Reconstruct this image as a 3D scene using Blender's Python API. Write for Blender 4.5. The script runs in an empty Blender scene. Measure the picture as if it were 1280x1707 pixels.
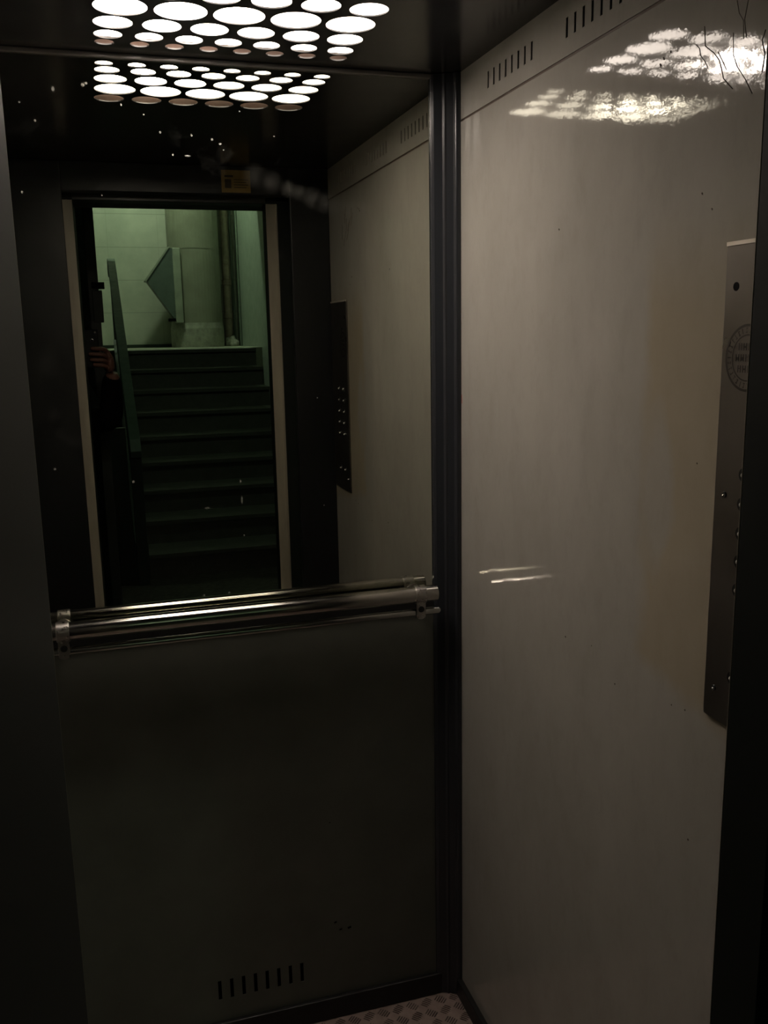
import bpy, bmesh, math, random
from mathutils import Vector, Matrix, geometry
random.seed(7)
S = bpy.context.scene
C = S.collection

# ------------------------------------------------------------------ camera, world, exposure
F_PX, YAW, PITCH, ROLL = 1517.7, 0.29423, 0.19575, -0.01858
CAM = (-0.7291, -1.8542, 1.5944)
cd = bpy.data.cameras.new('camera'); cam = bpy.data.objects.new('camera', cd); C.objects.link(cam)
cy, sy, cp, sp, cr, sr = math.cos(YAW), math.sin(YAW), math.cos(PITCH), math.sin(PITCH), math.cos(ROLL), math.sin(ROLL)
Fv = Vector((sy*cp, cy*cp, -sp)); Rv = Vector((cy, -sy, 0)); Uv = Rv.cross(Fv)
R2 = Rv*cr + Uv*sr; U2 = -Rv*sr + Uv*cr
M = Matrix((R2, U2, -Fv)).transposed().to_4x4(); M.translation = CAM
cam.matrix_world = M
cd.sensor_fit = 'VERTICAL'; cd.sensor_height = 36; cd.lens = F_PX/1707*36; cd.clip_start = 0.005
S.camera = cam
w = bpy.data.worlds.new('world'); S.world = w; w.use_nodes = True
w.node_tree.nodes['Background'].inputs[0].default_value = (0.5, 0.6, 0.5, 1)
w.node_tree.nodes['Background'].inputs[1].default_value = 0.0
S.view_settings.view_transform = 'Standard'; S.view_settings.look = 'None'
S.view_settings.gamma = 1; S.view_settings.use_curve_mapping = False
S.view_settings.exposure = 0.0
LAMP_BASE, LAMP_HOT = 9.6, 118.0            # ceiling lamp diffuser: even part, and where the bulb sits
STAIR_LAMP, LANDING_FILL = 290.0, 65.0

# ------------------------------------------------------------------ materials
def srgb(r, g, b):
    f = lambda c: (c/255/12.92) if c <= 10.3 else ((c/255+0.055)/1.055)**2.4
    return (f(r), f(g), f(b), 1)
class NT:
    def __init__(s, name):
        s.m = bpy.data.materials.new(name); s.m.use_nodes = True; s.t = s.m.node_tree
        s.b = s.t.nodes['Principled BSDF']; s.out = s.t.nodes['Material Output']
    def n(s, typ, **kw):
        x = s.t.nodes.new(typ)
        for k, v in kw.items():
            if k.startswith('i_'):
                key = k[2:]; x.inputs[int(key) if key.isdigit() else key].default_value = v
            else: setattr(x, k, v)
        return x
    def l(s, a, b): s.t.links.new(a, b)
    def pos(s): return s.n('ShaderNodeNewGeometry').outputs['Position']
    def noise(s, scale, detail=4, rough=.6, vec=None, stretch=None):
        x = s.n('ShaderNodeTexNoise'); x.inputs['Scale'].default_value = scale; x.inputs['Detail'].default_value = detail; x.inputs['Roughness'].default_value = rough
        v = vec or s.pos()
        if stretch:
            mp = s.n('ShaderNodeMapping'); mp.inputs['Scale'].default_value = stretch; s.l(v, mp.inputs[0]); v = mp.outputs[0]
        s.l(v, x.inputs['Vector']); return x.outputs['Fac']
    def ramp(s, fac, stops):
        r = s.n('ShaderNodeValToRGB'); e = r.color_ramp.elements
        while len(e) < len(stops): e.new(.5)
        for k, (p, c) in enumerate(stops):
            e[k].position = p; e[k].color = c if len(c) == 4 else (*c, 1)
        s.l(fac, r.inputs[0]); return r.outputs[0]
    def mix(s, fac, a, b):
        x = s.n('ShaderNodeMix', data_type='RGBA')
        for v, i in ((fac, 0), (a, 6), (b, 7)):
            if isinstance(v, bpy.types.NodeSocket): s.l(v, x.inputs[i])
            else: x.inputs[i].default_value = v
        return x.outputs[2]
    def math(s, op, a, b=None, c=None, clamp=False):
        x = s.n('ShaderNodeMath', operation=op); x.use_clamp = clamp
        for v, i in ((a, 0), (b, 1), (c, 2)):
            if v is None: continue
            if isinstance(v, bpy.types.NodeSocket): s.l(v, x.inputs[i])
            else: x.inputs[i].default_value = v
        return x.outputs[0]
    def bump(s, h, strength, dist):
        x = s.n('ShaderNodeBump'); x.inputs['Strength'].default_value = strength; x.inputs['Distance'].default_value = dist
        s.l(h, x.inputs['Height']); s.l(x.outputs[0], s.b.inputs['Normal'])
def g3(v): return (v, v, v, 1)

def simple(name, col, rough=.5, metal=0., spec=.5, var=.12, nscale=9, bump=0.0, bs=60, stretch=None):
    t = NT(name)
    f = t.noise(nscale, stretch=stretch)
    c2 = tuple(max(0, x*(1-var*1.6)) for x in col[:3])+(1,); c3 = tuple(min(1, x*(1+var)) for x in col[:3])+(1,)
    t.l(t.ramp(f, [(.3, c2), (.7, c3)]), t.b.inputs['Base Color'])
    rr = t.ramp(t.noise(nscale*2.3, stretch=stretch), [(.3, g3(max(.02, rough*.8))), (.75, g3(min(1, rough*1.25)))])
    t.l(rr, t.b.inputs['Roughness'])
    t.b.inputs['Metallic'].default_value = metal; t.b.inputs['Specular IOR Level'].default_value = spec
    if bump: t.bump(t.noise(bs), bump, .002)
    return t.m

def mat_wall():                              # greyish cream laminate of the side walls: glossy, smeared, with a yellowed patch by the panel
    t = NT('cream_laminate')
    p = t.pos(); sx = t.n('ShaderNodeSeparateXYZ'); t.l(p, sx.inputs[0]); Y, Z = sx.outputs[1], sx.outputs[2]
    base = t.ramp(t.noise(5, 6, .65, stretch=(1, 1, .6)), [(.25, srgb(152, 148, 141)), (.75, srgb(168, 164, 157))])
    fine = t.ramp(t.noise(22, 6, .75, stretch=(1, 1, .5)), [(.32, g3(.93)), (.5, g3(1.0))])
    mm = t.n('ShaderNodeMix', data_type='RGBA', blend_type='MULTIPLY'); mm.inputs[0].default_value = 1
    t.l(base, mm.inputs[6]); t.l(fine, mm.inputs[7]); col = mm.outputs[2]
    # worn yellow patch: left edge near y=-.73, down to z=1.08, fading out at the top
    wob = t.math('MULTIPLY', t.math('SUBTRACT', t.noise(7, 3), .5), .07)
    yy = t.math('ADD', Y, wob); zz = t.math('ADD', Z, wob)
    a = t.n('ShaderNodeMapRange', i_1=-.715, i_2=-.75); t.l(yy, a.inputs[0])
    # lower border slopes down towards the panel
    bd = t.math('ADD', zz, t.math('MULTIPLY', yy, -.15))
    b = t.n('ShaderNodeMapRange', i_1=1.205, i_2=1.235); t.l(bd, b.inputs[0])
    c = t.n('ShaderNodeMapRange', i_1=1.74, i_2=1.60); t.l(zz, c.inputs[0])
    mask = t.math('MULTIPLY', t.math('MULTIPLY', a.outputs[0], b.outputs[0]), c.outputs[0])
    # grey rubbed blotch inside the patch
    g1 = t.math('DIVIDE', t.math('SUBTRACT', yy, -.765), .035); g2 = t.math('DIVIDE', t.math('SUBTRACT', zz, 1.37), .12)
    gr = t.math('ADD', t.math('MULTIPLY', g1, g1), t.math('MULTIPLY', g2, g2))
    gm = t.n('ShaderNodeMapRange', i_1=1.3, i_2=.4); t.l(gr, gm.inputs[0])
    mask = t.math('MULTIPLY', mask, t.math('SUBTRACT', 1.0, t.math('MULTIPLY', gm.outputs[0], .8)))
    col = t.mix(t.math('MULTIPLY', mask, .44), col, srgb(160, 143, 110))
    t.l(col, t.b.inputs['Base Color'])
    rr = t.ramp(t.noise(6, 6, .7, stretch=(1, 1, .35)), [(.3, g3(.03)), (.7, g3(.075))])
    t.l(rr, t.b.inputs['Roughness'])
    t.b.inputs['Specular IOR Level'].default_value = .5
    h = t.math('ADD', t.math('MULTIPLY', t.noise(24, 3), 1.0), t.math('MULTIPLY', t.noise(170, 2), .22))
    t.bump(h, .16, .0011)
    return t.m

def mat_mirror():
    t = NT('mirror_glass')
    p = t.pos(); sx = t.n('ShaderNodeSeparateXYZ'); t.l(p, sx.inputs[0]); X, Z = sx.outputs[0], sx.outputs[2]
    t.b.inputs['Metallic'].default_value = 1; t.b.inputs['Base Color'].default_value = (.56, .57, .50, 1)
    rr = t.ramp(t.noise(4, 6, .7), [(.35, g3(.0)), (.8, g3(.010))]); t.l(rr, t.b.inputs['Roughness'])
    d = t.n('ShaderNodeBsdfDiffuse'); d.inputs[0].default_value = srgb(190, 190, 180)
    # specks of dirt and paint, each at its own spot on the glass
    cur = None
    for (x, z, r, e) in SPECKS:
        dx = t.math('SUBTRACT', X, x); dz = t.math('MULTIPLY', t.math('SUBTRACT', Z, z), e)
        q = t.math('SQRT', t.math('ADD', t.math('MULTIPLY', dx, dx), t.math('MULTIPLY', dz, dz)))
        mr = t.n('ShaderNodeMapRange', i_1=r*1.2, i_2=r*.5, i_3=0., i_4=.8); t.l(q, mr.inputs[0])
        cur = mr.outputs[0] if cur is None else t.math('MAXIMUM', cur, mr.outputs[0])
    # faint greasy film and a curved smear right of the lift notice
    film = t.ramp(t.noise(9, 6, .75), [(.6, g3(0)), (.95, g3(.02))])
    sm = None
    for (x, z, r, a) in SMEARS:
        dx = t.math('SUBTRACT', X, x); dz = t.math('SUBTRACT', Z, z)
        q = t.math('SQRT', t.math('ADD', t.math('MULTIPLY', dx, dx), t.math('MULTIPLY', dz, dz)))
        mr = t.n('ShaderNodeMapRange', i_1=r*1.3, i_2=0., i_3=0., i_4=a*1.5); t.l(q, mr.inputs[0])
        sm = mr.outputs[0] if sm is None else t.math('MAXIMUM', sm, mr.outputs[0])
    sm = t.math('MULTIPLY', sm, t.ramp(t.noise(60, 4), [(.3, g3(.3)), (.7, g3(1))]))
    fac = t.math('MAXIMUM', t.math('MAXIMUM', t.math('MULTIPLY', cur, .45), film), sm)
    ms = t.n('ShaderNodeMixShader'); t.l(fac, ms.inputs[0]); t.l(t.b.outputs[0], ms.inputs[1]); t.l(d.outputs[0], ms.inputs[2])
    t.l(ms.outputs[0], t.out.inputs[0])
    return t.m

SPECKS = [ (-0.7240,2.0440,0.0036,1),(-0.7180,2.0470,0.0028,1),(-0.7760,2.0340,0.0032,0.6),(-0.8350,2.0090,0.002,1),(-0.8110,1.9790,0.0025,1),(-0.6590,2.0130,0.0016,0.6),(-0.6200,1.9980,0.0018,1),(-0.5920,1.9680,0.002,1),(-0.5340,1.9650,0.002,1),(-0.4960,1.9590,0.0022,1),(-0.4810,1.9520,0.003,1.6),(-0.4750,1.9410,0.0018,1.5),(-0.5710,1.9290,0.002,1),(-0.5440,1.9280,0.006,4),(-0.4410,2.0120,0.0014,1),(-0.3760,1.9700,0.0022,2),(-0.8300,1.3450,0.0028,1),(-0.4720,1.1840,0.0022,1),(-0.5450,1.2470,0.006,3),(-0.4740,1.2980,0.0025,0.6),(-0.4730,1.2590,0.002,0.2),(-0.6860,1.3110,0.003,1),(-0.7050,1.8530,0.0014,1),(-0.8440,1.8550,0.002,0.7),(-0.3070,1.4620,0.0015,1),(-0.3000,1.2350,0.0015,1),(-0.5090,1.0640,0.003,1),(-0.5610,1.0640,0.003,1) ]
SMEARS = [(-.417,1.895,.02,.015),(-.385,1.885,.018,.02),(-.352,1.873,.014,.035),(-.330,1.866,.013,.035),(-.305,1.857,.018,.03),(-.280,1.848,.018,.025),(-.256,1.841,.018,.02),(-.228,1.837,.016,.02),(-.200,1.834,.008,.05),(-.826,1.542,.02,.012),(-.822,1.45,.012,.02),(-.812,1.415,.012,.02),(-.795,1.398,.014,.02),(-.775,1.402,.014,.014)]

def mat_lamp():
    t = NT('lamp_diffuser')
    p = t.pos(); sx = t.n('ShaderNodeSeparateXYZ'); t.l(p, sx.inputs[0])
    dx = t.math('DIVIDE', t.math('SUBTRACT', sx.outputs[0], -.565), .052); dy = t.math('DIVIDE', t.math('SUBTRACT', sx.outputs[1], -.20), .052)
    q = t.math('ADD', t.math('MULTIPLY', dx, dx), t.math('MULTIPLY', dy, dy))
    g = t.math('POWER', 2.718, t.math('MULTIPLY', q, -.5))
    st = t.math('ADD', t.math('MULTIPLY', g, LAMP_HOT), LAMP_BASE)
    t.b.inputs['Emission Color'].default_value = (1, .87, .76, 1)
    t.l(st, t.b.inputs['Emission Strength']); t.b.inputs['Base Color'].default_value = (.8, .78, .7, 1)
    return t.m

def mat_emit(name, col, st):
    t = NT(name); t.b.inputs['Emission Color'].default_value = col; t.b.inputs['Emission Strength'].default_value = st; return t.m

def mat_blocks():                            # far stair wall: large painted tiles with thin joints
    t = NT('tiled_plaster')
    p = t.pos(); sx = t.n('ShaderNodeSeparateXYZ'); t.l(p, sx.inputs[0])
    def joint(sock, off, per, wd):
        v = t.math('MODULO', t.math('ADD', sock, off), per); v = t.math('ABSOLUTE', t.math('SUBTRACT', v, per/2))
        return t.math('LESS_THAN', v, wd)
    j = t.math('MAXIMUM', t.math('MULTIPLY', joint(sx.outputs[0], 10.02, .54, .003), .5), joint(sx.outputs[2], .086, .352, .004))
    c = t.ramp(t.noise(4, 5), [(.3, srgb(158, 160, 146)), (.7, srgb(178, 178, 164))])
    t.l(t.mix(t.math('MULTIPLY', j, .45), c, srgb(110, 112, 100)), t.b.inputs['Base Color'])
    t.b.inputs['Roughness'].default_value = .5
    return t.m

def mat_tread():
    t = NT('painted_concrete_step')
    p = t.pos(); sx = t.n('ShaderNodeSeparateXYZ'); t.l(p, sx.inputs[0])
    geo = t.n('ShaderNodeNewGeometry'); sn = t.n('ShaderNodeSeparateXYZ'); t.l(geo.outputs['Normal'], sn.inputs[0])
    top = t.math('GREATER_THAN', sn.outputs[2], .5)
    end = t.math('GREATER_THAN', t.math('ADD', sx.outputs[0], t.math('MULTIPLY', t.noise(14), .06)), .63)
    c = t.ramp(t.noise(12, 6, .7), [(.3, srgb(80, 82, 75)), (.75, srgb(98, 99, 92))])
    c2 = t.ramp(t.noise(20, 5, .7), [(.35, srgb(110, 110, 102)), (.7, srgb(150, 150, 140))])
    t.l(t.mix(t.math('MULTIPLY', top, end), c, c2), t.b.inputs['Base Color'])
    t.b.inputs['Roughness'].default_value = .7
    t.bump(t.noise(50), .3, .003)
    return t.m

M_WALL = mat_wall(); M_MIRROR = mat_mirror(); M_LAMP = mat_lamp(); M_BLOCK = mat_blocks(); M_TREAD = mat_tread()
M_BACK = simple('dark_grey_panel', srgb(92, 93, 85), .35, nscale=6)
M_DARK = simple('dark_frame_paint', srgb(27, 31, 28), .35, nscale=5)
M_JAMB = simple('dark_green_jamb_paint', srgb(20, 25, 22), .6, spec=.2, var=.0)
M_POST = simple('black_post_paint', srgb(44, 46, 50), .24, nscale=6, var=.0)
for m_ in (M_POST, M_JAMB):
    nt_ = m_.node_tree; i_ = nt_.nodes['Principled BSDF'].inputs['Roughness']; nt_.links.remove(i_.links[0]); i_.default_value = .24 if m_ is M_POST else .6
M_RET = simple('black_return_panel', srgb(21, 22, 24), .35)
M_STRIP = simple('bare_door_edge_metal', srgb(150, 142, 128), .45, nscale=20, stretch=(1, 1, .2))
M_CEIL = simple('glossy_black_ceiling', srgb(42, 41, 40), .2, spec=.4, nscale=5)
M_LAMPPLATE = simple('lamp_cover_metal', srgb(36, 35, 34), .2, spec=.4)
M_HOUSE = simple('lamp_housing', srgb(84, 68, 58), .6)
M_CHROME = simple('chrome', (.47, .45, .41, 1), .13, 1., var=.03, nscale=3)
M_TRIM = simple('grey_metal_trim', srgb(125, 122, 118), .4, .5)
M_CLAMP = simple('worn_chrome_clamp', (.42, .40, .37, 1), .30, 1., var=.1, nscale=40)
M_ROD = simple('satin_grey_rod', (.42, .42, .40, 1), .16, 1., var=.08)
M_STEEL = simple('brushed_steel', (.22, .20, .185, 1), .33, 1., var=.0, nscale=4)
M_LITEDGE = simple('lit_steel_edge', (.75, .68, .60, 1), .35, .6)  # brighter than the plate to paint its lit top edge
M_BLACK = simple('black_void', srgb(8, 8, 8), .9, spec=.1)
M_SCREW = simple('screw_metal', (.6, .58, .55, 1), .25, 1.)
M_BTN = simple('black_button_plastic', srgb(20, 20, 20), .35)
M_DOT = simple('white_dot', srgb(215, 215, 205), .4)  # plain white for the button dots and the eyes
M_STAMP = simple('engraved_stamp', srgb(60, 54, 49), .5, .4)
M_FLOOR = simple('aluminium_tread_plate', srgb(150, 132, 124), .5, .15, nscale=25, var=.15)
M_BAR = simple('worn_tread_bars', srgb(96, 84, 78), .4, .3, nscale=40, var=.3)
M_SKIRT = simple('black_skirting', srgb(22, 22, 21), .5)
M_YEL = simple('yellow_notice', srgb(140, 116, 58), .45)
M_INK = simple('notice_ink', srgb(58, 48, 30), .6)
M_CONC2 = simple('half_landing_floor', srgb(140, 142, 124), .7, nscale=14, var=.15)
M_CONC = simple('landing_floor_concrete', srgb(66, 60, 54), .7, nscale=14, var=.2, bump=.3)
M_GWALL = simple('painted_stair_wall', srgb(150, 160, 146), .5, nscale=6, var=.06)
M_DWALL = simple('dark_green_paint_and_shade', srgb(40, 50, 42), .4)  # wall paint, also the painted dark of the panels beside the stairs
M_SHAFT = simple('shaft_front_grey', srgb(52, 50, 46), .5)
M_CHUTE = simple('painted_chute', srgb(130, 130, 114), .45, nscale=5)
M_CHUTEFOOT = simple('patched_cement', srgb(150, 150, 136), .8, nscale=18, var=.2, bump=.4)
M_HATCH = simple('grey_hatch_metal', srgb(82, 92, 86), .45)
M_HATCHEDGE = simple('pale_frame_and_lit_rim', srgb(140, 144, 130), .4)  # hatch frame colour; on the scoop it paints a lit edge
M_PIPE = simple('cast_iron_pipe', srgb(150, 136, 120), .5, nscale=20, var=.2)
M_THIN = simple('painted_thin_pipe', srgb(95, 105, 92), .5)
M_BAG = simple('pale_plaster_rubble', srgb(175, 174, 160), .8, var=.2, nscale=40, bump=.5)
M_RAIL = simple('green_handrail_plastic', srgb(66, 84, 74), .5)
M_BAL = simple('baluster_iron', srgb(48, 58, 52), .5)
M_DOORG = simple('dark_green_metal_door', srgb(26, 34, 28), .5)
M_SKIN = simple('skin', srgb(125, 84, 70), .5, var=.06)
M_JACKET = simple('black_jacket_cloth', srgb(14, 14, 15), .95, spec=.1, bump=.4, bs=150)
M_TROUS = simple('dark_trousers', srgb(22, 23, 27), .9)
M_HAIR = simple('dark_brown_hair', srgb(40, 30, 24), .6, nscale=60)
M_PHONE = simple('black_phone_back', srgb(12, 12, 13), .25)
M_LENS = simple('lens_ring', (.16, .16, .16, 1), .3, 1.)
M_SCR = simple('phone_screen', srgb(20, 20, 22), .1)
M_RED = simple('red_mark', srgb(170, 70, 62), .5)
M_SCRATCH = simple('dark_scratch', srgb(74, 58, 48), .6)

# ------------------------------------------------------------------ mesh helpers
def link(name, bm, mat, parent=None, smooth=False, bevel=0, kind=None):
    me = bpy.data.meshes.new(name)
    bmesh.ops.recalc_face_normals(bm, faces=bm.faces[:])
    bm.to_mesh(me); bm.free()
    for m in (mat if isinstance(mat, (list, tuple)) else [mat]): me.materials.append(m)
    o = bpy.data.objects.new(name, me); C.objects.link(o)
    if parent: o.parent = parent; o.matrix_parent_inverse = Matrix.Translation(-Vector(parent.location)) if parent.type == 'EMPTY' and parent.parent is None else Matrix.Identity(4)
    if smooth:
        for p in me.polygons: p.use_smooth = True
    if bevel:
        b = o.modifiers.new('bevel', 'BEVEL'); b.width = bevel; b.segments = 2; b.limit_method = 'ANGLE'; b.angle_limit = .6
    if kind: o['kind'] = kind
    return o
def thing(name, label, cat, loc, group=None):
    o = bpy.data.objects.new(name, None); C.objects.link(o); o.location = loc; o.empty_display_size = .05
    o['label'] = label; o['category'] = cat
    if group: o['group'] = group
    return o
def tag(o, label, cat, group=None):
    o['label'] = label; o['category'] = cat
    if group: o['group'] = group
    return o
def box(bm, x0, x1, y0, y1, z0, z1):
    v = [bm.verts.new(p) for p in ((x0,y0,z0),(x1,y0,z0),(x1,y1,z0),(x0,y1,z0),(x0,y0,z1),(x1,y0,z1),(x1,y1,z1),(x0,y1,z1))]
    for f in ((0,3,2,1),(4,5,6,7),(0,1,5,4),(1,2,6,5),(2,3,7,6),(3,0,4,7)): bm.faces.new([v[i] for i in f])
def B(*a):
    bm = bmesh.new(); box(bm, *a); return bm
def tube(bm, pts, r, seg=12, cap=True):
    pts = [Vector(p) for p in pts]; rings = []
    rs = r if isinstance(r, (list, tuple)) else [r]*len(pts)
    up = None
    for i, p in enumerate(pts):
        d = (pts[min(i+1, len(pts)-1)] - pts[max(i-1, 0)]).normalized()
        a = (Vector((0,0,1)) if abs(d.z) < .95 else Vector((1,0,0))) if up is None else up
        u = (a - d*a.dot(d)).normalized(); up = u; v = d.cross(u)
        rings.append([bm.verts.new(p + (u*math.cos(2*math.pi*k/seg) + v*math.sin(2*math.pi*k/seg))*rs[i]) for k in range(seg)])
    for i in range(len(rings)-1):
        for k in range(seg): bm.faces.new((rings[i][k], rings[i][(k+1)%seg], rings[i+1][(k+1)%seg], rings[i+1][k]))
    if cap: bm.faces.new(rings[0]); bm.faces.new(rings[-1])
def T(pts, r, seg=12):
    bm = bmesh.new(); tube(bm, pts, r, seg); return bm
def prism(bm, poly, axis, a, b):                # poly of 2D points extruded along an axis
    def P(u, v, t): return {'x': (t, u, v), 'y': (u, t, v), 'z': (u, v, t)}[axis]
    A = [bm.verts.new(P(u, v, a)) for u, v in poly]; Bv = [bm.verts.new(P(u, v, b)) for u, v in poly]
    n = len(poly); bm.faces.new(A); bm.faces.new(Bv[::-1])
    for i in range(n): bm.faces.new((A[i], A[(i+1)%n], Bv[(i+1)%n], Bv[i]))
def sheet(axis, pos, u0, u1, v0, v1, holes, depth):
    """a flat sheet on the plane axis=pos with rectangular slots cut through; depth gives the sheet a thickness"""
    us = sorted({u0, u1, *[h[0] for h in holes], *[h[1] for h in holes]}); vs = sorted({v0, v1, *[h[2] for h in holes], *[h[3] for h in holes]})
    bm = bmesh.new(); V = {}
    def vt(u, v, d):
        k = (round(u, 6), round(v, 6), d)
        if k not in V:
            t = pos + d
            V[k] = bm.verts.new({'x': (t, u, v), 'y': (u, t, v), 'z': (u, v, t)}[axis])
        return V[k]
    inh = lambda u, v: any(h[0] < u < h[1] and h[2] < v < h[3] for h in holes)
    cells = set()
    for i in range(len(us)-1):
        for j in range(len(vs)-1):
            if not inh((us[i]+us[i+1])/2, (vs[j]+vs[j+1])/2): cells.add((i, j))
    for (i, j) in cells:
        q = [(us[i], vs[j]), (us[i+1], vs[j]), (us[i+1], vs[j+1]), (us[i], vs[j+1])]
        bm.faces.new([vt(u, v, 0.) for u, v in q]); bm.faces.new([vt(u, v, depth) for u, v in q][::-1])
        for (di, dj, a, b) in ((0,-1,0,1),(1,0,1,2),(0,1,2,3),(-1,0,3,0)):
            if (i+di, j+dj) not in cells:
                bm.faces.new((vt(*q[a], 0.), vt(*q[b], 0.), vt(*q[b], depth), vt(*q[a], depth)))
    return bm
def skin(name, verts, edges, radii, mat, parent, root=0, sub=2):
    me = bpy.data.meshes.new(name); me.from_pydata([Vector(v) for v in verts], edges, []); me.materials.append(mat)
    o = bpy.data.objects.new(name, me); C.objects.link(o)
    if parent: o.parent = parent; o.matrix_parent_inverse = Matrix.Translation(-Vector(parent.location))
    m = o.modifiers.new('skin', 'SKIN'); m.use_smooth_shade = True
    if not me.skin_vertices: 
        bm = bmesh.new(); bm.from_mesh(me); bm.verts.layers.skin.verify(); bm.to_mesh(me); bm.free()
    for i, r in enumerate(radii):
        sv = me.skin_vertices[0].data[i]; sv.radius = r if isinstance(r, tuple) else (r, r); sv.use_root = (i == root)
    s = o.modifiers.new('sub', 'SUBSURF'); s.levels = sub; s.render_levels = sub
    return o

# ------------------------------------------------------------------ cabin dimensions
LF0 = -1.405
H = 2.10; XL = -0.95; YF = -1.10               # back right corner is the origin; cabin runs to -x and -y
JL, JR, JY, JY2 = -.778, -.189, -1.1775, -1.241
HEAD = 2.006

# ------------------------------------------------------------------ shell of the cabin (setting)
bm = B(XL, 0, JY2, 0, -.03, -.001); link('floor', bm, M_FLOOR, kind='structure')
# five-bar tread pattern on the floor sheet
bm = bmesh.new(); cell = .036; y = -.03; row = 0
while y > YF:
    x = -.02; col = 0
    while x > XL+.02:
        ang = math.radians(45 if (row+col) % 2 else -45); ca, sa = math.cos(ang), math.sin(ang)
        for k in range(5):
            off = (k-2)*.0058; hl = .0125 - abs(k-2)*.0012; hw = .0016
            cx0, cy0 = x - sa*off, y + ca*off
            base = [(-hl, 0), (-hl*.7, -hw), (hl*.7, -hw), (hl, 0), (hl*.7, hw), (-hl*.7, hw)]
            lo = [bm.verts.new((cx0+u*ca-v*sa, cy0+u*sa+v*ca, -.001)) for u, v in base]
            t1 = bm.verts.new((cx0-hl*.6*ca, cy0-hl*.6*sa, .0012)); t2 = bm.verts.new((cx0+hl*.6*ca, cy0+hl*.6*sa, .0012))
            for f in ((lo[0], lo[1], t1), (lo[1], lo[2], t2, t1), (lo[2], lo[3], t2), (lo[3], lo[4], t2), (lo[4], lo[5], t1, t2), (lo[5], lo[0], t1)): bm.faces.new(f)
        x -= cell; col += 1
    y -= cell; row += 1
fl = bpy.data.objects['floor']
link('tread_bar', bm, M_BAR, parent=fl)['kind'] = 'stuff'

def side_wall(name, xs, d):
    slots = []
    for g0 in (-.17, -.475, -.78):
        for k in range(8):
            yc = g0 - k*.026; slots.append((yc-.0034, yc+.0034, 2.0375, 2.0665))
    o = link(name, sheet('x', xs, YF, -.0, 2.0105, H, slots, d), M_WALL, kind='structure')
    return o, slots
wr, _ = side_wall('wall_right', 0, .0015)
bm = sheet('x', 0, YF, 0, 0, 2.0065, [], .0015); link('wall_right_panel', bm, M_WALL, parent=wr, bevel=.0007)
link('slot_backing', B(.012, .02, YF, 0, 2.0, H), M_BLACK, parent=wr)
link('seam', B(.0016, .003, YF, 0, 2.004, 2.013), M_SCRATCH, parent=wr)
wl, _ = side_wall('wall_left', XL, -.0015)
link('wall_left_panel', sheet('x', XL, YF, 0, 0, 2.0065, [], -.0015), M_WALL, parent=wl, bevel=.0007)
link('slot_backing', B(XL-.02, XL-.012, YF, 0, 2.0, H), M_BLACK, parent=wl)
bs = [(-.577+.0271*k-.004, -.577+.0271*k+.004, .109, .157) for k in range(8)]
wb = link('wall_back', sheet('y', 0, XL, 0, 0, 1.003, bs, .0015), M_BACK, kind='structure')
link('slot_backing', B(XL, 0, .012, .02, 0, 1.0), M_BLACK, parent=wb)
LX0, LX1, LY0, LY1 = -.722, -.228, -.400, -.028  # opening for the lamp in the ceiling
link('ceiling', sheet('z', H, XL, 0, JY2, 0, [(LX0, LX1, LY0, LY1)], .002), M_CEIL, kind='structure')
# the corner posts: folded profile with three soft ridges
def post(name, sx, ox, sy_=1, oy=0, z1=H):
    prof = [(0, 0), (-.056, 0), (-.056, -.006), (-.050, -.010), (-.047, -.011), (-.034, -.016), (-.0305, -.0205), (-.027, -.020), (-.014, -.027), (-.0105, -.0325), (-.006, -.034), (0, -.034)]
    bm = bmesh.new(); prism(bm, [(ox+sx*u, oy+sy_*v) for u, v in prof], 'z', 0, z1)
    link(name, bm, M_POST, bevel=.0016, kind='structure')
post('trim_1', 1, 0); post('trim_2', -1, XL)
link('trim_3', B(XL, 0, -.007, 0, H-.009, H), M_TRIM, kind='structure', bevel=.002)       # strip over the mirror
link('baseboard_back', B(XL, 0, -.012, 0, 0, .055), M_SKIRT, kind='structure', bevel=.002)
link('baseboard_right', B(-.013, 0, YF, -.0, 0, .045), M_SKIRT, kind='structure', bevel=.002)
link('baseboard_left', B(XL, XL+.013, YF, -.0, 0, .045), M_SKIRT, kind='structure', bevel=.002)
# front of the cabin: returns, header, recessed jambs
link('wall_front', B(-.125, 0, YF-.02, YF, 0, H), M_RET, kind='structure', bevel=.002)
wf = bpy.data.objects['wall_front']
link('return_panel', B(XL, -.805, YF-.02, YF, 0, H), M_RET, parent=wf, bevel=.002)
link('header_panel', B(-.805, -.125, YF-.02, YF, 2.018, H), M_RET, parent=wf, bevel=.002)
j1 = link('trim_4', B(JR, JR+.20, JY2, JY-.0012, 0, HEAD+.05), M_JAMB, kind='structure', bevel=.001)
j2 = link('trim_5', B(JL-.20, JL, LF0-.19, JY-.0012, 0, HEAD+.05), M_JAMB, kind='structure', bevel=.001)
j3 = link('trim_6', B(JL, JR, JY2, JY, HEAD-.004, HEAD+.12), M_DARK, kind='structure', bevel=.002)
link('trim_7', B(JL-.2, JR+.2, JY-.012, YF-.02, 2.022, 2.05), M_DARK, kind='structure', bevel=.002)
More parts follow.
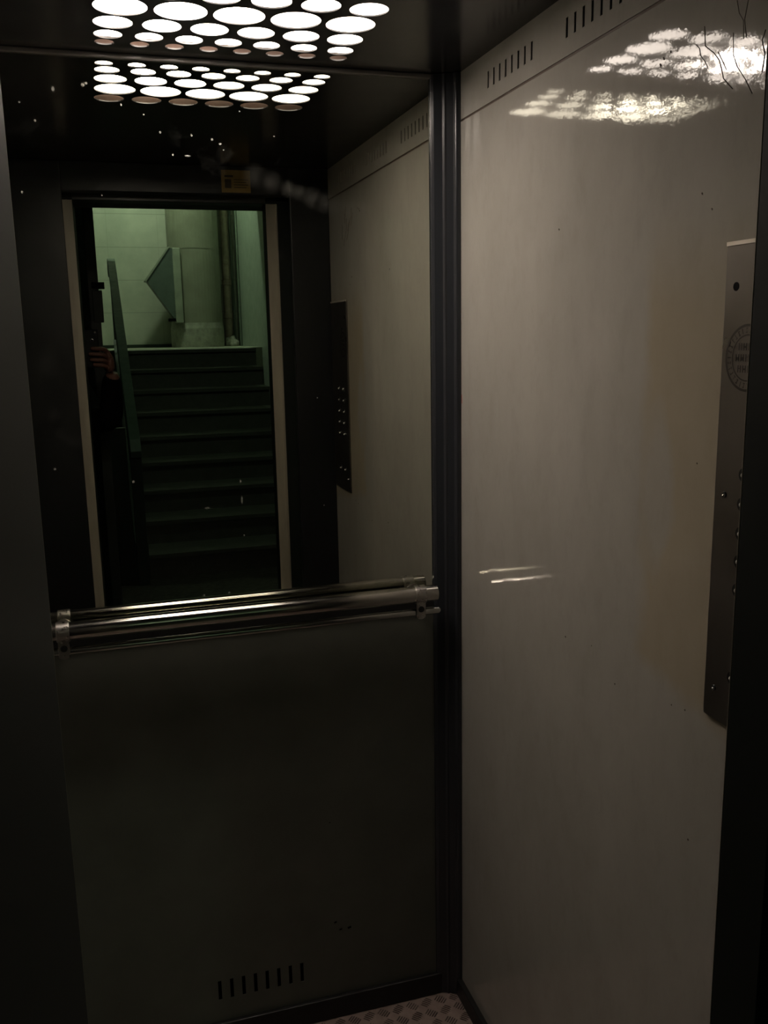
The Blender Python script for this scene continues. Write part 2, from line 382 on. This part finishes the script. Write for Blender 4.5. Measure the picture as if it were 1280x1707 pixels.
for x0, x1, lab, nm in ((JR, JR+.037, 'pale bare metal edge strip on the right of the doorway, seen in the mirror', 'right'), (JL-.030, JL, 'pale bare metal edge strip on the left of the doorway, by the phone', 'left')):
    e = thing('door_edge_strip', lab, 'door strip', ((x0+x1)/2, JY, 0))
    bm = bmesh.new(); box(bm, x0, x1, JY-.0010, JY+.0008, 0, HEAD-.004); link('strip', bm, M_STRIP, parent=e, bevel=.001)
    bm = bmesh.new(); a, b = (x0+.012, x0+.016) if nm == 'left' else (x1-.006, x1-.003)
    box(bm, a, b, JY+.0008, JY+.004, 0, HEAD-.004); link('ridge', bm, M_STRIP, parent=e)

# shaft front wall round the opening and the landing
LF = -1.40
bm = bmesh.new()
box(bm, -.160, .81, LF, JY2-.004, 0, 2.02); box(bm, -2.2, JL-.03, LF, JY2-.175, 0, 2.02); box(bm, -2.2, .81, LF, JY2-.004, 2.008, 4.3)
link('wall_landing', bm, M_SHAFT, kind='structure', bevel=.003)
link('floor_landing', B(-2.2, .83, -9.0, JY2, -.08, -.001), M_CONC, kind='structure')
link('trim_8', B(JL-.02, JR+.02, LF, JY2+.05, -.001, .004), M_STEEL, kind='structure')
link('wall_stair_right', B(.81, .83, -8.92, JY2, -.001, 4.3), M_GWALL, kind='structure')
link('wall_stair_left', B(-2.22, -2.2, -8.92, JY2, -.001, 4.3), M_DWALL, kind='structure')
link('wall_stair_back', B(-2.2, .81, -8.92, -8.9, -.001, 4.3), M_BLOCK, kind='structure')
link('ceiling_landing', B(-2.22, .83, -8.92, JY2, 4.3, 4.35), M_GWALL, kind='structure')

# stairs: nine risers up to the half landing
NR = 9; Y0, Y1 = -4.25, -7.15; L = 1.464; run = (Y0-Y1)/NR; rise = L/NR
bm = bmesh.new(); poly = [(Y0, 0)]
for k in range(NR):
    yk = Y0 - k*run
    poly += [(yk, k*rise+rise-.03), (yk+.018, k*rise+rise-.028), (yk+.018, (k+1)*rise)]
    if k < NR-1: poly.append((yk-run, (k+1)*rise))
poly += [(-7.3, L), (-7.3, L-.2), (-7.0, L-.22), (Y0-.25, 0)]
prism(bm, poly, 'x', -.52, .67)
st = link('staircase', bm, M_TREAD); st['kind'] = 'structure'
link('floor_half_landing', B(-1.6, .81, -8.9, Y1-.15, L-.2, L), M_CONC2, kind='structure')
link('shade_panel_below_landing', B(-1.6, -.53, -7.35, Y1-.15-.0, -.001, L-.2), M_DWALL, kind='structure')  # dark panel stands in for the unlit space below the half landing
link('shade_beam', B(-2.2, .81, -7.32, -7.12, 2.98, 4.3), M_GWALL, kind='structure')  # unseen beam added to keep the stair lamp's light off the lower treads
link('dark_panel_by_stairs', B(-2.2, -.615, -4.24, -4.18, -.001, 1.02), M_DWALL, kind='structure')  # low dark panel added to black out the area left of the stairs
bm = B(-1.6, .81, -8.9, -8.88, L, L+.035); link('baseboard_half_landing', bm, M_DWALL, kind='structure')

# ------------------------------------------------------------------ mirror
mi = thing('wall_mirror', 'tall mirror over the upper back wall, reflecting doorway and green stairs', 'mirror', (XL/2, 0, 1.0))
link('glass', B(XL+.002, -.002, -.0005, .004, 1.004, H-.009), M_MIRROR, parent=mi)
bm = bmesh.new(); box(bm, XL+.05, -.05, -.004, 0, .982, 1.006); link('bottom_channel', bm, M_SKIRT, parent=mi, bevel=.001)

# ------------------------------------------------------------------ ceiling lamp
la = thing('ceiling_lamp', 'lit ceiling lamp with dark cover punched with round holes', 'lamp', ((LX0+LX1)/2, (LY0+LY1)/2, H))
rows = [(-.067, 8, -.683, -.261, .0165), (-.111, 7, -.677, -.268, .0235), (-.175, 6, -.670, -.276, .0315), (-.254, 5, -.660, -.287, .0415), (-.332, 6, -.671, -.277, .0315)]
circ = []
for (yy, n, xa, xb, r) in rows:
    for k in range(n): circ.append((xa+(xb-xa)*k/(n-1), yy, r))
pts = [(LX0, LY0), (LX1, LY0), (LX1, LY1), (LX0, LY1)]; edges = [(0, 1), (1, 2), (2, 3), (3, 0)]
for (cx_, cy_, r) in circ:
    b0 = len(pts); N = 36
    pts += [(cx_+r*math.cos(2*math.pi*k/N), cy_+r*math.sin(2*math.pi*k/N)) for k in range(N)]
    edges += [(b0+k, b0+(k+1) % N) for k in range(N)]
V2, E2, F2, *_ = geometry.delaunay_2d_cdt([Vector(p) for p in pts], edges, [], 1, 1e-7)
bm = bmesh.new(); vv = [bm.verts.new((p[0], p[1], H)) for p in V2]
for f in F2:
    c = sum((V2[i] for i in f), Vector((0, 0)))/len(f)
    if not any((c.x-a)**2+(c.y-b)**2 < (r*.99)**2 for a, b, r in circ): bm.faces.new([vv[i] for i in f])
ret = bmesh.ops.extrude_face_region(bm, geom=bm.faces[:])
bmesh.ops.translate(bm, vec=(0, 0, .0022), verts=[g for g in ret['geom'] if isinstance(g, bmesh.types.BMVert)])
link('cover_plate', bm, M_LAMPPLATE, parent=la)
bm = bmesh.new(); box(bm, LX0+.004, LX1-.004, -.348, -.055, H+.013, H+.016); link('diffuser', bm, M_LAMP, parent=la)
bm = bmesh.new(); box(bm, LX0, LX1, LY0, LY1, H+.045, H+.05)
box(bm, LX0-.003, LX0, LY0, LY1, H+.002, H+.05); box(bm, LX1, LX1+.003, LY0, LY1, H+.002, H+.05); box(bm, LX0, LX1, LY0-.003, LY0, H+.002, H+.05); box(bm, LX0, LX1, LY1, LY1+.003, H+.002, H+.05)
link('housing', bm, M_HOUSE, parent=la)

# ------------------------------------------------------------------ handrail on the back wall
hr = thing('handrail', 'chrome tube handrail with thin grey rod beneath, below the mirror', 'handrail', (-.47, -.0425, 1.03))
YR = -.0425; ZR = 1.030
bm = bmesh.new(); tube(bm, [(-.897, YR, ZR), (-.8955, YR, ZR), (-.895, YR, ZR), (-.8945, YR, ZR), (-.0645, YR, ZR), (-.064, YR, ZR), (-.0635, YR, ZR), (-.062, YR, ZR)], [.015, .0175, .018, .018, .018, .018, .0175, .015], 48)
link('main_tube', bm, M_CHROME, parent=hr, smooth=False)
bm = bmesh.new(); tube(bm, [(-.902, YR, .990), (-.899, YR, .990), (-.8985, YR, .990), (-.0605, YR, .990), (-.060, YR, .990), (-.056, YR, .990), (-.0545, YR, .990)], [.004, .008, .008, .008, .008, .0065, .003], 28)
link('lower_rod', bm, M_ROD, parent=hr)
for xb in (-.840, -.103):
    bm = bmesh.new(); tube(bm, [(xb-.0125, YR, ZR), (xb-.0115, YR, ZR), (xb+.0115, YR, ZR), (xb+.0125, YR, ZR)], [.0188, .0202, .0202, .0188], 32)
    # tab below the collar with a rounded foot, and the arm back to the wall
    tabp = [(xb-.0105, ZR-.012), (xb+.0105, ZR-.012), (xb+.0105, .984)] + [(xb+.0105*math.cos(a), .984-.0075*math.sin(a)) for a in [i*math.pi/8 for i in range(1, 8)]] + [(xb-.0105, .984)]
    prism(bm, tabp, 'y', YR-.0125, YR-.0095)
    br = link('bracket', bm, M_CLAMP, parent=hr, bevel=.0006)
    bm = bmesh.new(); tube(bm, [(xb, YR-.0095, .9995), (xb, YR-.0135, .9995), (xb, YR-.0142, .9995)], [.0068, .0068, .005], 20); link('screw', bm, M_DARK, parent=br)
    bm = bmesh.new(); tube(bm, [(xb, YR, ZR-.004), (xb, -.001, ZR-.004)], .007, 16); tube(bm, [(xb, -.003, ZR-.004), (xb, .0, ZR-.004)], .017, 24); link('wall_arm', bm, M_CLAMP, parent=br)
for ob in bpy.data.objects:
    if ob.name.startswith(('main_tube', 'lower_rod')):
        for p in ob.data.polygons: p.use_smooth = len(p.vertices) == 4

# ------------------------------------------------------------------ control panel on the right wall
pn = thing('control_panel', 'narrow steel button panel on the right wall beside the doorway', 'control panel', (0, -.985, 1.39))
PY0, PY1, PZ0, PZ1, PT = -1.090, -.897, 1.094, 1.690, -.0045
bm = bmesh.new(); box(bm, PT, 0, PY0, PY1, PZ0, PZ1); plate = link('faceplate', bm, M_STEEL, parent=pn, bevel=.0008)
bm = bmesh.new(); box(bm, PT-.0012, PT+.0005, PY0, PY1, PZ1-.0035, PZ1+.0012); o = link('top_edge', bm, M_LITEDGE, parent=plate); o['label'] = 'folded top edge with a painted highlight'  # paler strip paints the highlight along the top of the plate
def disc(y, z, x0, x1, r, n=20, r1=None):
    bm = bmesh.new(); tube(bm, [(x0, y, z), (x1, y, z)], [r, r1 or r], n); return bm
for z in (1.639, 1.389, 1.136):
    if z > 1.6: link('screw_hole', disc(-.917, z, PT-.0004, PT+.0002, .0052), M_BLACK, parent=plate)
    else:
        link('screw', disc(-.917, z, PT-.0002, PT-.0016, .0040, r1=.003), M_DARK, parent=plate)
        bm = bmesh.new(); bmesh.ops.create_uvsphere(bm, u_segments=10, v_segments=8, radius=.0024, matrix=Matrix.Translation((PT-.0016, -.9175, z-.0015))); link('screw_head', bm, M_SCREW, parent=plate)
for z in (1.418, 1.382, 1.346, 1.311, 1.275, 1.161):
    for yb in (-1.008, -.951):
        b = link('button', disc(yb, z, PT, PT-.0016, .0090, 28, .0084), M_BTN, parent=pn)
        bm = bmesh.new(); bmesh.ops.create_uvsphere(bm, u_segments=12, v_segments=8, radius=.0031, matrix=Matrix.Translation((PT-.0018, yb, z+.000))); link('button_dot', bm, M_DOT, parent=b, smooth=True)
# round stamped emblem: rings, a band of worn lettering and three lines of signs
bm = bmesh.new()
def ring(r0, r1, yc, zc, a0=0, a1=2*math.pi, n=64):
    prev = None
    for k in range(n+1):
        a = a0+(a1-a0)*k/n
        cur = [bm.verts.new((PT-.0004, yc+r*math.cos(a), zc+r*math.sin(a))) for r in (r0, r1)]
        if prev: bm.faces.new((prev[0], prev[1], cur[1], cur[0]))
        prev = cur
YS, ZS = -.944, 1.556
ring(.0365, .0395, YS, ZS); ring(.0258, .0275, YS, ZS)
rnd = random.Random(3)
for k in range(30):
    a = 2*math.pi*k/30; wd = .075; 
    ring(.0295, .0305, YS, ZS, a-wd*.8, a+wd*.8, 3) if k % 3 else None
    ring(.029, .0355, YS, ZS, a-wd*.25+rnd.uniform(-.02, .02), a+wd*.2, 2)
    if k % 2: ring(.034, .0352, YS, ZS, a-.01, a+wd*.8, 3)
for r_, (zl, n) in enumerate(((.013, 4), (.000, 5), (-.013, 4))):
    for k in range(n):
        yc = YS + (k-(n-1)/2)*.0088
        for (a, b, c, d) in ((-.0032, -.0012, -.0042, .0042), (.0012, .0032, -.0042, .0042), (-.0030, .0030, -.0007+rnd.uniform(-.003, .003), .0009)):
            v = [bm.verts.new((PT-.0004, yc+u, ZS+zl+t)) for u, t in ((a, c), (b, c), (b, d), (a, d))]
            bm.faces.new(v)
o = link('emblem', bm, M_STAMP, parent=plate); o['label'] = 'round dark stamped emblem'

# ------------------------------------------------------------------ marks on the right wall
def scratch(name, pts, r, mat=M_SCRATCH):
    bm = bmesh.new(); tube(bm, [(-.0002, y, z) for y, z in pts], r*.62, 6); return link(name, bm, mat, parent=wr)
for pts, r in (([(-.810, 1.934), (-.818, 1.927), (-.820, 1.919), (-.830, 1.909), (-.836, 1.900)], .0008),
               ([(-.854, 1.914), (-.863, 1.902), (-.872, 1.889)], .0008),
               ([(-.826, 1.950), (-.829, 1.927), (-.847, 1.914), (-.857, 1.904), (-.862, 1.894), (-.867, 1.881), (-.885, 1.865)], .0009),
               ([(-.881, 1.927), (-.883, 1.903), (-.891, 1.888), (-.907, 1.870), (-.920, 1.852)], .0007),
               ([(-.937, 1.914), (-.932, 1.904), (-.938, 1.889), (-.935, 1.871)], .001),
               ([(-.905, 1.955), (-.900, 1.935), (-.905, 1.915)], .0006),
               ([(-.885, 1.96), (-.890, 1.945), (-.898, 1.935), (-.900, 1.915)], .0006)):
    scratch('scratch', pts, r)
for (y, z, r) in ((-.462, 1.752, .0016), (-.837, 1.755, .0016), (-.858, 1.734, .0014), (-.853, 1.419, .0012), (-.513, 1.073, .0018), (-.674, 1.048, .0014), (-.822, 1.073, .0012), (-.853, 1.078, .0014), (-.874, .895, .0016), (-.60, 1.086, .001), (-.735, 1.93, .002), (-.742, 1.936, .0018), (-.757, 1.94, .0016)):
    scratch('stain_spot', [(y-r*.5, z-r*.6), (y, z), (y+r*.4, z+r*.7)], r)
scratch('red_mark', [(-.036, 1.459), (-.037, 1.450), (-.0375, 1.441)], .0011, M_RED)
o = bpy.data.objects['red_mark']; o['label'] = 'small faded red mark'
for (x, z, r) in ((-.304, .244, .003), (-.292, .223, .003), (-.271, .223, .004), (-.31, .50, .0015)):
    bm = bmesh.new(); tube(bm, [(x-r, -.0002, z), (x+r, -.0002, z+r*.5)], r*.6, 6); link('stain_spot', bm, M_BLACK, parent=wb)

# ------------------------------------------------------------------ notice on the door header, seen in the mirror
bm = B(-.336, -.247, YF+.0002, YF+.0011, 2.023, 2.089)
nt = tag(link('notice', bm, M_YEL), 'small yellow notice sticker on the panel above the doorway', 'sticker')
bm = bmesh.new()
box(bm, -.326, -.300, YF+.0011, YF+.0014, 2.068, 2.074); box(bm, -.326, -.306, YF+.0011, YF+.0014, 2.036, 2.062)
for k in range(4): box(bm, -.298, -.254-.006*(k % 2), YF+.0011, YF+.0014, 2.060-k*.0075, 2.062-k*.0075)
link('print', bm, M_INK, parent=nt)

# ------------------------------------------------------------------ dark green door leaf standing open on the landing
dl = thing('landing_door', 'dark green metal door standing open behind the phone, seen in the mirror', 'door', (-.74, -2.75, 0))
DX = -.716
bm = bmesh.new(); prism(bm, [(DX, -2.352), (DX-.045, -2.352), (DX-.30, -3.12), (DX-.255, -3.12)], 'z', .0, 2.4); lf = link('leaf', bm, M_DOORG, parent=dl, bevel=.003)
bm = bmesh.new(); box(bm, DX-.03, DX+.024, -2.40, -2.345, 1.797, 1.824); link('latch', bm, M_BLACK, parent=dl, bevel=.002)
bm = bmesh.new(); box(bm, DX-.03, DX+.012, -2.40, -2.348, 1.655, 1.790); link('lock_case', bm, M_DOORG, parent=dl, bevel=.003)

# ------------------------------------------------------------------ stair railing
rl = thing('stair_railing', 'green handrail with iron balusters on the left of the stairs', 'railing', (-.56, -5.7, 0))
xr = -.575
ptsr = [(xr+.0, -7.42, L+.70), (xr, -7.40, L+.80), (xr, -7.28, L+.82), (xr, -7.05, L+.78), (xr+.01, -4.35, rise+.88), (xr+.012, -4.12, .93), (xr+.012, -4.05, .86)]
bm = bmesh.new()
prev = None
for p in ptsr:
    c = [bm.verts.new((p[0]+dx, p[1], p[2]+dz)) for dx, dz in ((-.034, -.02), (.034, -.02), (.034, .022), (-.034, .022))]
    if prev:
        for k in range(4): bm.faces.new((prev[k], prev[(k+1) % 4], c[(k+1) % 4], c[k]))
    else: bm.faces.new(c)
    prev = c
bm.faces.new(prev); link('handrail_bar', bm, M_RAIL, parent=rl, bevel=.006)
for k in range(NR):
    for q in (0, .5):
        yb = Y0 - (k+q)*run - .12
        if yb < Y1-.02: continue
        zt = rise+.86 + (-4.35-yb)*((L-rise-.10)/2.7)
        zb = (k+1)*rise if q == 0 else (k+1)*rise-.02
        link('baluster', B(xr-.008, xr+.008, yb-.008, yb+.008, zb-.18, zt), M_BAL, parent=rl)
link('newel_post', B(xr-.025, xr+.045, -4.14, -4.09, 0, .92), M_BAL, parent=rl, bevel=.003)
link('newel_post', B(xr-.02, xr+.02, -7.42, -7.38, L, L+.74), M_BAL, parent=rl, bevel=.003)
bm = bmesh.new(); prism(bm, [(-4.2, .02), (-4.2, .26), (-7.2, L+.10), (-7.2, L-.22)], 'x', xr-.03, -.522)
link('stringer', bm, M_BAL, parent=rl)

# ------------------------------------------------------------------ rubbish chute with open hatch
ch = thing('rubbish_chute', 'thick pale vertical rubbish chute pipe behind the stairs', 'pipe', (.32, -8.58, L))
CXc, CYc, CR = .315, -8.58, .275
bm = bmesh.new(); tube(bm, [(CXc, CYc, L), (CXc, CYc, 4.3)], CR, 48); link('pipe', bm, M_CHUTE, parent=ch, smooth=False)
bm = bmesh.new(); tube(bm, [(CXc, CYc, L), (CXc, CYc, L+.10), (CXc, CYc, L+.20), (CXc, CYc, L+.26)], [CR+.012, CR+.014, CR+.012, CR+.002], 48); link('cement_foot', bm, M_CHUTEFOOT, parent=ch)
bm = bmesh.new(); tube(bm, [(CXc, CYc, 2.50), (CXc, CYc, 2.515)], CR+.003, 48); link('joint_band', bm, M_CHUTE, parent=ch)
# hatch: frame plate on the left front of the pipe, open scoop with triangular cheeks
bm = bmesh.new(); prism(bm, [(.070, L+.26), (.150, L+.26), (.150, 2.50), (.070, 2.50)], 'y', CYc+.0, CYc+.272); hf = link('hatch_frame', bm, M_HATCHEDGE, parent=ch, bevel=.006)
bm = bmesh.new()
prism(bm, [(.078, 2.50), (.035, 2.50), (-.215, 2.17), (.055, 1.77), (.078, 1.77)], 'y', CYc+.02, CYc+.250)
sc = link('hatch_scoop', bm, M_HATCH, parent=ch, bevel=.002)
bm = bmesh.new(); prism(bm, [(.048, 2.512), (.030, 2.512), (-.232, 2.165), (-.215, 2.155)], 'y', CYc+.01, CYc+.262); o = link('scoop_lit_rim', bm, M_HATCHEDGE, parent=sc); o['label'] = 'rim of the open scoop, painted pale as if lit'  # lit edge of the scoop, put in as a paler rim
bm = B(.0, .085, CYc+.1, CYc+.262, 1.742, 1.772); link('hinge_gap', bm, M_BLACK, parent=ch)

def vpipe(name, lab, x, y, r, z0, z1, mat, bands=(), seg=20):
    p = thing(name, lab, 'pipe', (x, y, z0))
    bm = bmesh.new(); tube(bm, [(x, y, z0), (x, y, z1)], r, seg); link('pipe', bm, mat, parent=p)
    for zb in bands:
        bm = bmesh.new(); tube(bm, [(x, y, zb-.03), (x, y, zb-.025), (x, y, zb+.025), (x, y, zb+.03)], [r*1.05, r*1.22, r*1.22, r*1.05], seg); link('socket', bm, mat, parent=p)
vpipe('waste_pipe', 'brownish cast iron pipe right of the thick rubbish chute', .690, -8.80, .044, L, 4.3, M_PIPE, (2.17, 1.80))
vpipe('heating_pipe', 'thin green pipe next to the brownish cast iron pipe', .762, -8.83, .013, L, 4.3, M_THIN, (1.78,))
vpipe('heating_pipe', 'thin green pipe in the far right corner, nearest the side wall', .797, -8.60, .012, L, 4.3, M_THIN)
# lump of pale rubble by the pipes
bm = bmesh.new(); bmesh.ops.create_icosphere(bm, subdivisions=3, radius=1)
rnd = random.Random(5)
for v in bm.verts:
    n = 1+.16*math.sin(7*v.co.x+3*v.co.y)+.12*math.sin(9*v.co.y+4*v.co.z)+rnd.uniform(-.05, .05)
    v.co = Vector((v.co.x*.07*n, v.co.y*.07*n, max(-.02, v.co.z*.085*n)))
bmesh.ops.translate(bm, vec=(.70, -8.665, L+.02), verts=bm.verts[:])
tag(link('rubble_heap', bm, M_BAG, smooth=True), 'pale lump of plaster rubble at the foot of the pipes', 'rubble')
# stairwell lamp on the ceiling above the half landing
sl = thing('stairwell_lamp', 'round globe lamp hanging over the half landing of the stairs', 'lamp', (-.15, -7.62, 4.3))
bm = bmesh.new(); bmesh.ops.create_uvsphere(bm, u_segments=20, v_segments=12, radius=.09, matrix=Matrix.Translation((-.15, -7.62, 4.05))); link('globe', bm, mat_emit('stair_globe', (.80, 1, .77, 1), STAIR_LAMP), parent=sl, smooth=True)
bm = bmesh.new(); tube(bm, [(-.15, -7.62, 4.12), (-.15, -7.62, 4.3)], .045, 20); link('lamp_base', bm, M_DARK, parent=sl)
l2 = thing('landing_fill', 'added unseen fill globe above the lower landing', 'lamp', (.45, -3.6, 4.3))  # unseen globe added as front fill for the risers and far corner
bm = bmesh.new(); bmesh.ops.create_uvsphere(bm, u_segments=20, v_segments=12, radius=.09, matrix=Matrix.Translation((.45, -3.6, 4.12))); link('globe', bm, mat_emit('landing_fill_globe', (.78, 1, .74, 1), LANDING_FILL), parent=l2, smooth=True)
bm = bmesh.new(); tube(bm, [(.45, -3.6, 4.19), (.45, -3.6, 4.3)], .045, 20); link('lamp_base', bm, M_DARK, parent=l2)

# ------------------------------------------------------------------ phone
ph = thing('smartphone', 'black smartphone held up by the hand in the mirror', 'phone', (-.768, -1.886, 1.475))
PX0, PX1, PYp = -.801, -.734, -1.886
bm = B(PX0, PX1, PYp, PYp+.0075, 1.478, 1.622); body_ph = link('body', bm, M_PHONE, parent=ph, bevel=.003)
link('screen', B(PX0+.004, PX1-.004, PYp-.0006, PYp, 1.492, 1.608), M_SCR, parent=ph)
for (x, z, r) in ((-.7575, 1.581, .0062), (-.7445, 1.611, .0036)):
    bm = bmesh.new(); tube(bm, [(x, PYp+.007, z), (x, PYp+.0088, z), (x, PYp+.009, z)], [r, r, r*.8], 24); ln = link('camera_lens' if r > .005 else 'flash', bm, M_LENS, parent=ph)
    bm = bmesh.new(); tube(bm, [(x, PYp+.0089, z), (x, PYp+.0092, z)], r*.68, 20); link('lens_glass', bm, M_BLACK if r > .005 else M_STEEL, parent=ln)

# ------------------------------------------------------------------ person holding the phone
pe = thing('person', 'person in a black jacket holding a phone, mostly hidden behind the door strip', 'person', (-1.0, -2.2, 0))
px, py = -1.03, -2.22
V = [(px, py, .98), (px, py, 1.12), (px, py, 1.30), (px+.01, py, 1.42), (px+.02, py, 1.50), (px+.03, py+.01, 1.57), (px+.04, py+.03, 1.66), (px+.045, py+.03, 1.745),   # 0-7 pelvis to crown
     (px+.17, py, 1.41), (-.775, -2.09, 1.25), (-.705, -1.985, 1.275), (-.690, -1.925, 1.40), (-.694, -1.905, 1.46),                                     # 8-12 right shoulder .. wrist
     (px-.17, py, 1.41), (px-.25, py-.01, 1.16), (px-.26, py+.06, .93), (px-.255, py+.09, .85),                                                        # 13-16 left arm
     (px+.10, py, .92), (px+.11, py+.02, .50), (px+.11, py-.02, .10), (px+.12, py+.15, .045),                                                         # 17-20 right leg
     (px-.10, py, .92), (px-.12, py+.02, .50), (px-.13, py-.02, .10), (px-.15, py+.15, .045)]
E_ = [(0,1),(1,2),(2,3),(3,4),(4,5),(5,6),(6,7),(3,8),(8,9),(9,10),(10,11),(11,12),(3,13),(13,14),(14,15),(15,16),(0,17),(17,18),(18,19),(19,20),(0,21),(21,22),(22,23),(23,24)]
Rr = [(.14,.10),(.13,.09),(.15,.10),(.12,.08),.05,.055,(.078,.095),(.05,.06),.06,.045,.042,.034,.026,.06,.042,.032,.024,.085,.055,.04,.035,.085,.055,.04,.035]
skin('body', V, E_, Rr, M_SKIN, pe)
# jacket with sleeves, trousers, shoes
JV = V[:5]+V[8:12]+V[13:16]; idx = [0,1,2,3,4,8,9,10,11,13,14,15]
JE = [(0,1),(1,2),(2,3),(3,4),(3,5),(5,6),(6,7),(7,8),(3,9),(9,10),(10,11)]
JV[8] = (-.694, -1.906, 1.456); JV[0] = (px, py, .90); JV[4] = (px+.02, py, 1.475)
skin('jacket', JV, JE, [(.185,.135),(.17,.125),(.185,.135),(.15,.10),.07,.08,.062,.056,.036,.08,.06,.048], M_JACKET, pe)
skin('trousers', [V[0], V[17], V[18], (V[19][0], V[19][1], .14), V[21], V[22], (V[23][0], V[23][1], .14)], [(0,1),(1,2),(2,3),(0,4),(4,5),(5,6)], [(.15,.115),.10,.072,.062,.10,.072,.062], M_TROUS, pe)
for k, (a, b) in enumerate(((19, 20), (23, 24))):
    skin('shoe', [(V[a][0], V[a][1]-.05, .06), (V[a][0], V[a][1]+.02, .055), (V[b][0], V[b][1], .045), (V[b][0]*1.0, V[b][1]+.05, .04)], [(0,1),(1,2),(2,3)], [.045,.048,.044,.034], M_JACKET, pe, root=1)
# head: nose, ears, eyes, mouth, hair
hc_ = Vector((px+.04, py+.03, 1.665))
skin('hair', [hc_+Vector((0, -.05, .0)), hc_+Vector((0, -.045, .05)), hc_+Vector((0, -.01, .085)), hc_+Vector((0, .04, .08))], [(0,1),(1,2),(2,3)], [(.075,.05),(.083,.06),(.08,.05),(.06,.03)], M_HAIR, pe, root=1)
bm = bmesh.new()
for sx_ in (-1, 1):
    bm = bmesh.new(); bmesh.ops.create_uvsphere(bm, u_segments=12, v_segments=8, radius=.5, matrix=Matrix.Translation(hc_+Vector((sx_*.082, -.005, 0))) @ Matrix.Diagonal((.022, .035, .062, 1)))
    link('ear', bm, M_SKIN, parent=pe, smooth=True)
skin('nose', [hc_+Vector((0, .085, .02)), hc_+Vector((0, .108, -.015))], [(0,1)], [.009, .014], M_SKIN, pe)
bm = bmesh.new()
for sx_ in (-1, 1):
    bm = bmesh.new(); bmesh.ops.create_uvsphere(bm, u_segments=12, v_segments=8, radius=.5, matrix=Matrix.Translation(hc_+Vector((sx_*.032, .086, .018))) @ Matrix.Diagonal((.028, .016, .013, 1)))
    link('eye', bm, M_DOT, parent=pe, smooth=True)
bm = bmesh.new(); bmesh.ops.create_uvsphere(bm, u_segments=12, v_segments=8, radius=.5, matrix=Matrix.Translation(hc_+Vector((0, .088, -.05))) @ Matrix.Diagonal((.046, .016, .014, 1))); link('mouth', bm, M_RED, parent=pe, smooth=True)
# right hand: palm beside the phone, four fingers across its back, thumb on the screen side
W_ = Vector((-.694, -1.905, 1.455))
HV = [W_, (-.700, -1.902, 1.49), (-.703, -1.900, 1.525)]
HE = [(0,1),(1,2)]; HR = [(.024,.020),(.027,.017),(.024,.015)]
for i, (zk, xt) in enumerate(((1.548, -.766), (1.527, -.775), (1.506, -.772), (1.487, -.762))):
    b0 = len(HV)
    HV += [(-.706, -1.890, zk-.012 if i else zk-.008), (-.722, -1.868, zk), (-.745, -1.8675, zk+.001), (xt, -1.8675, zk+.003)]
    HE += [(2 if i < 2 else 1, b0), (b0, b0+1), (b0+1, b0+2), (b0+2, b0+3)]; HR += [.010, .0092, .0086, .0072]
b0 = len(HV); HV += [(-.712, -1.908, 1.50), (-.728, -1.899, 1.525), (-.750, -1.898, 1.55)]; HE += [(1, b0), (b0, b0+1), (b0+1, b0+2)]; HR += [.013, .0105, .008]
skin('right_hand', HV, HE, HR, M_SKIN, pe)
# left hand hanging, slightly curled
W2 = Vector(V[16]); HV = [W2, W2+Vector((0, .01, -.04)), W2+Vector((0, .015, -.08))]; HE = [(0,1),(1,2)]; HR = [.022, (.016,.027), (.013,.027)]
for i, (dy, ln_) in enumerate(((.03, .068), (.010, .076), (-.010, .070), (-.028, .055))):
    b0 = len(HV); a = W2+Vector((0, .015+dy, -.085))
    HV += [a, a+Vector((.006, 0, -ln_*.5)), a+Vector((.02, 0, -ln_))]; HE += [(2, b0), (b0, b0+1), (b0+1, b0+2)]; HR += [.0095, .0088, .0072]
b0 = len(HV); HV += [W2+Vector((.012, .035, -.05)), W2+Vector((.02, .05, -.085))]; HE += [(1, b0), (b0, b0+1)]; HR += [.011, .0085]
skin('left_hand', HV, HE, HR, M_SKIN, pe)
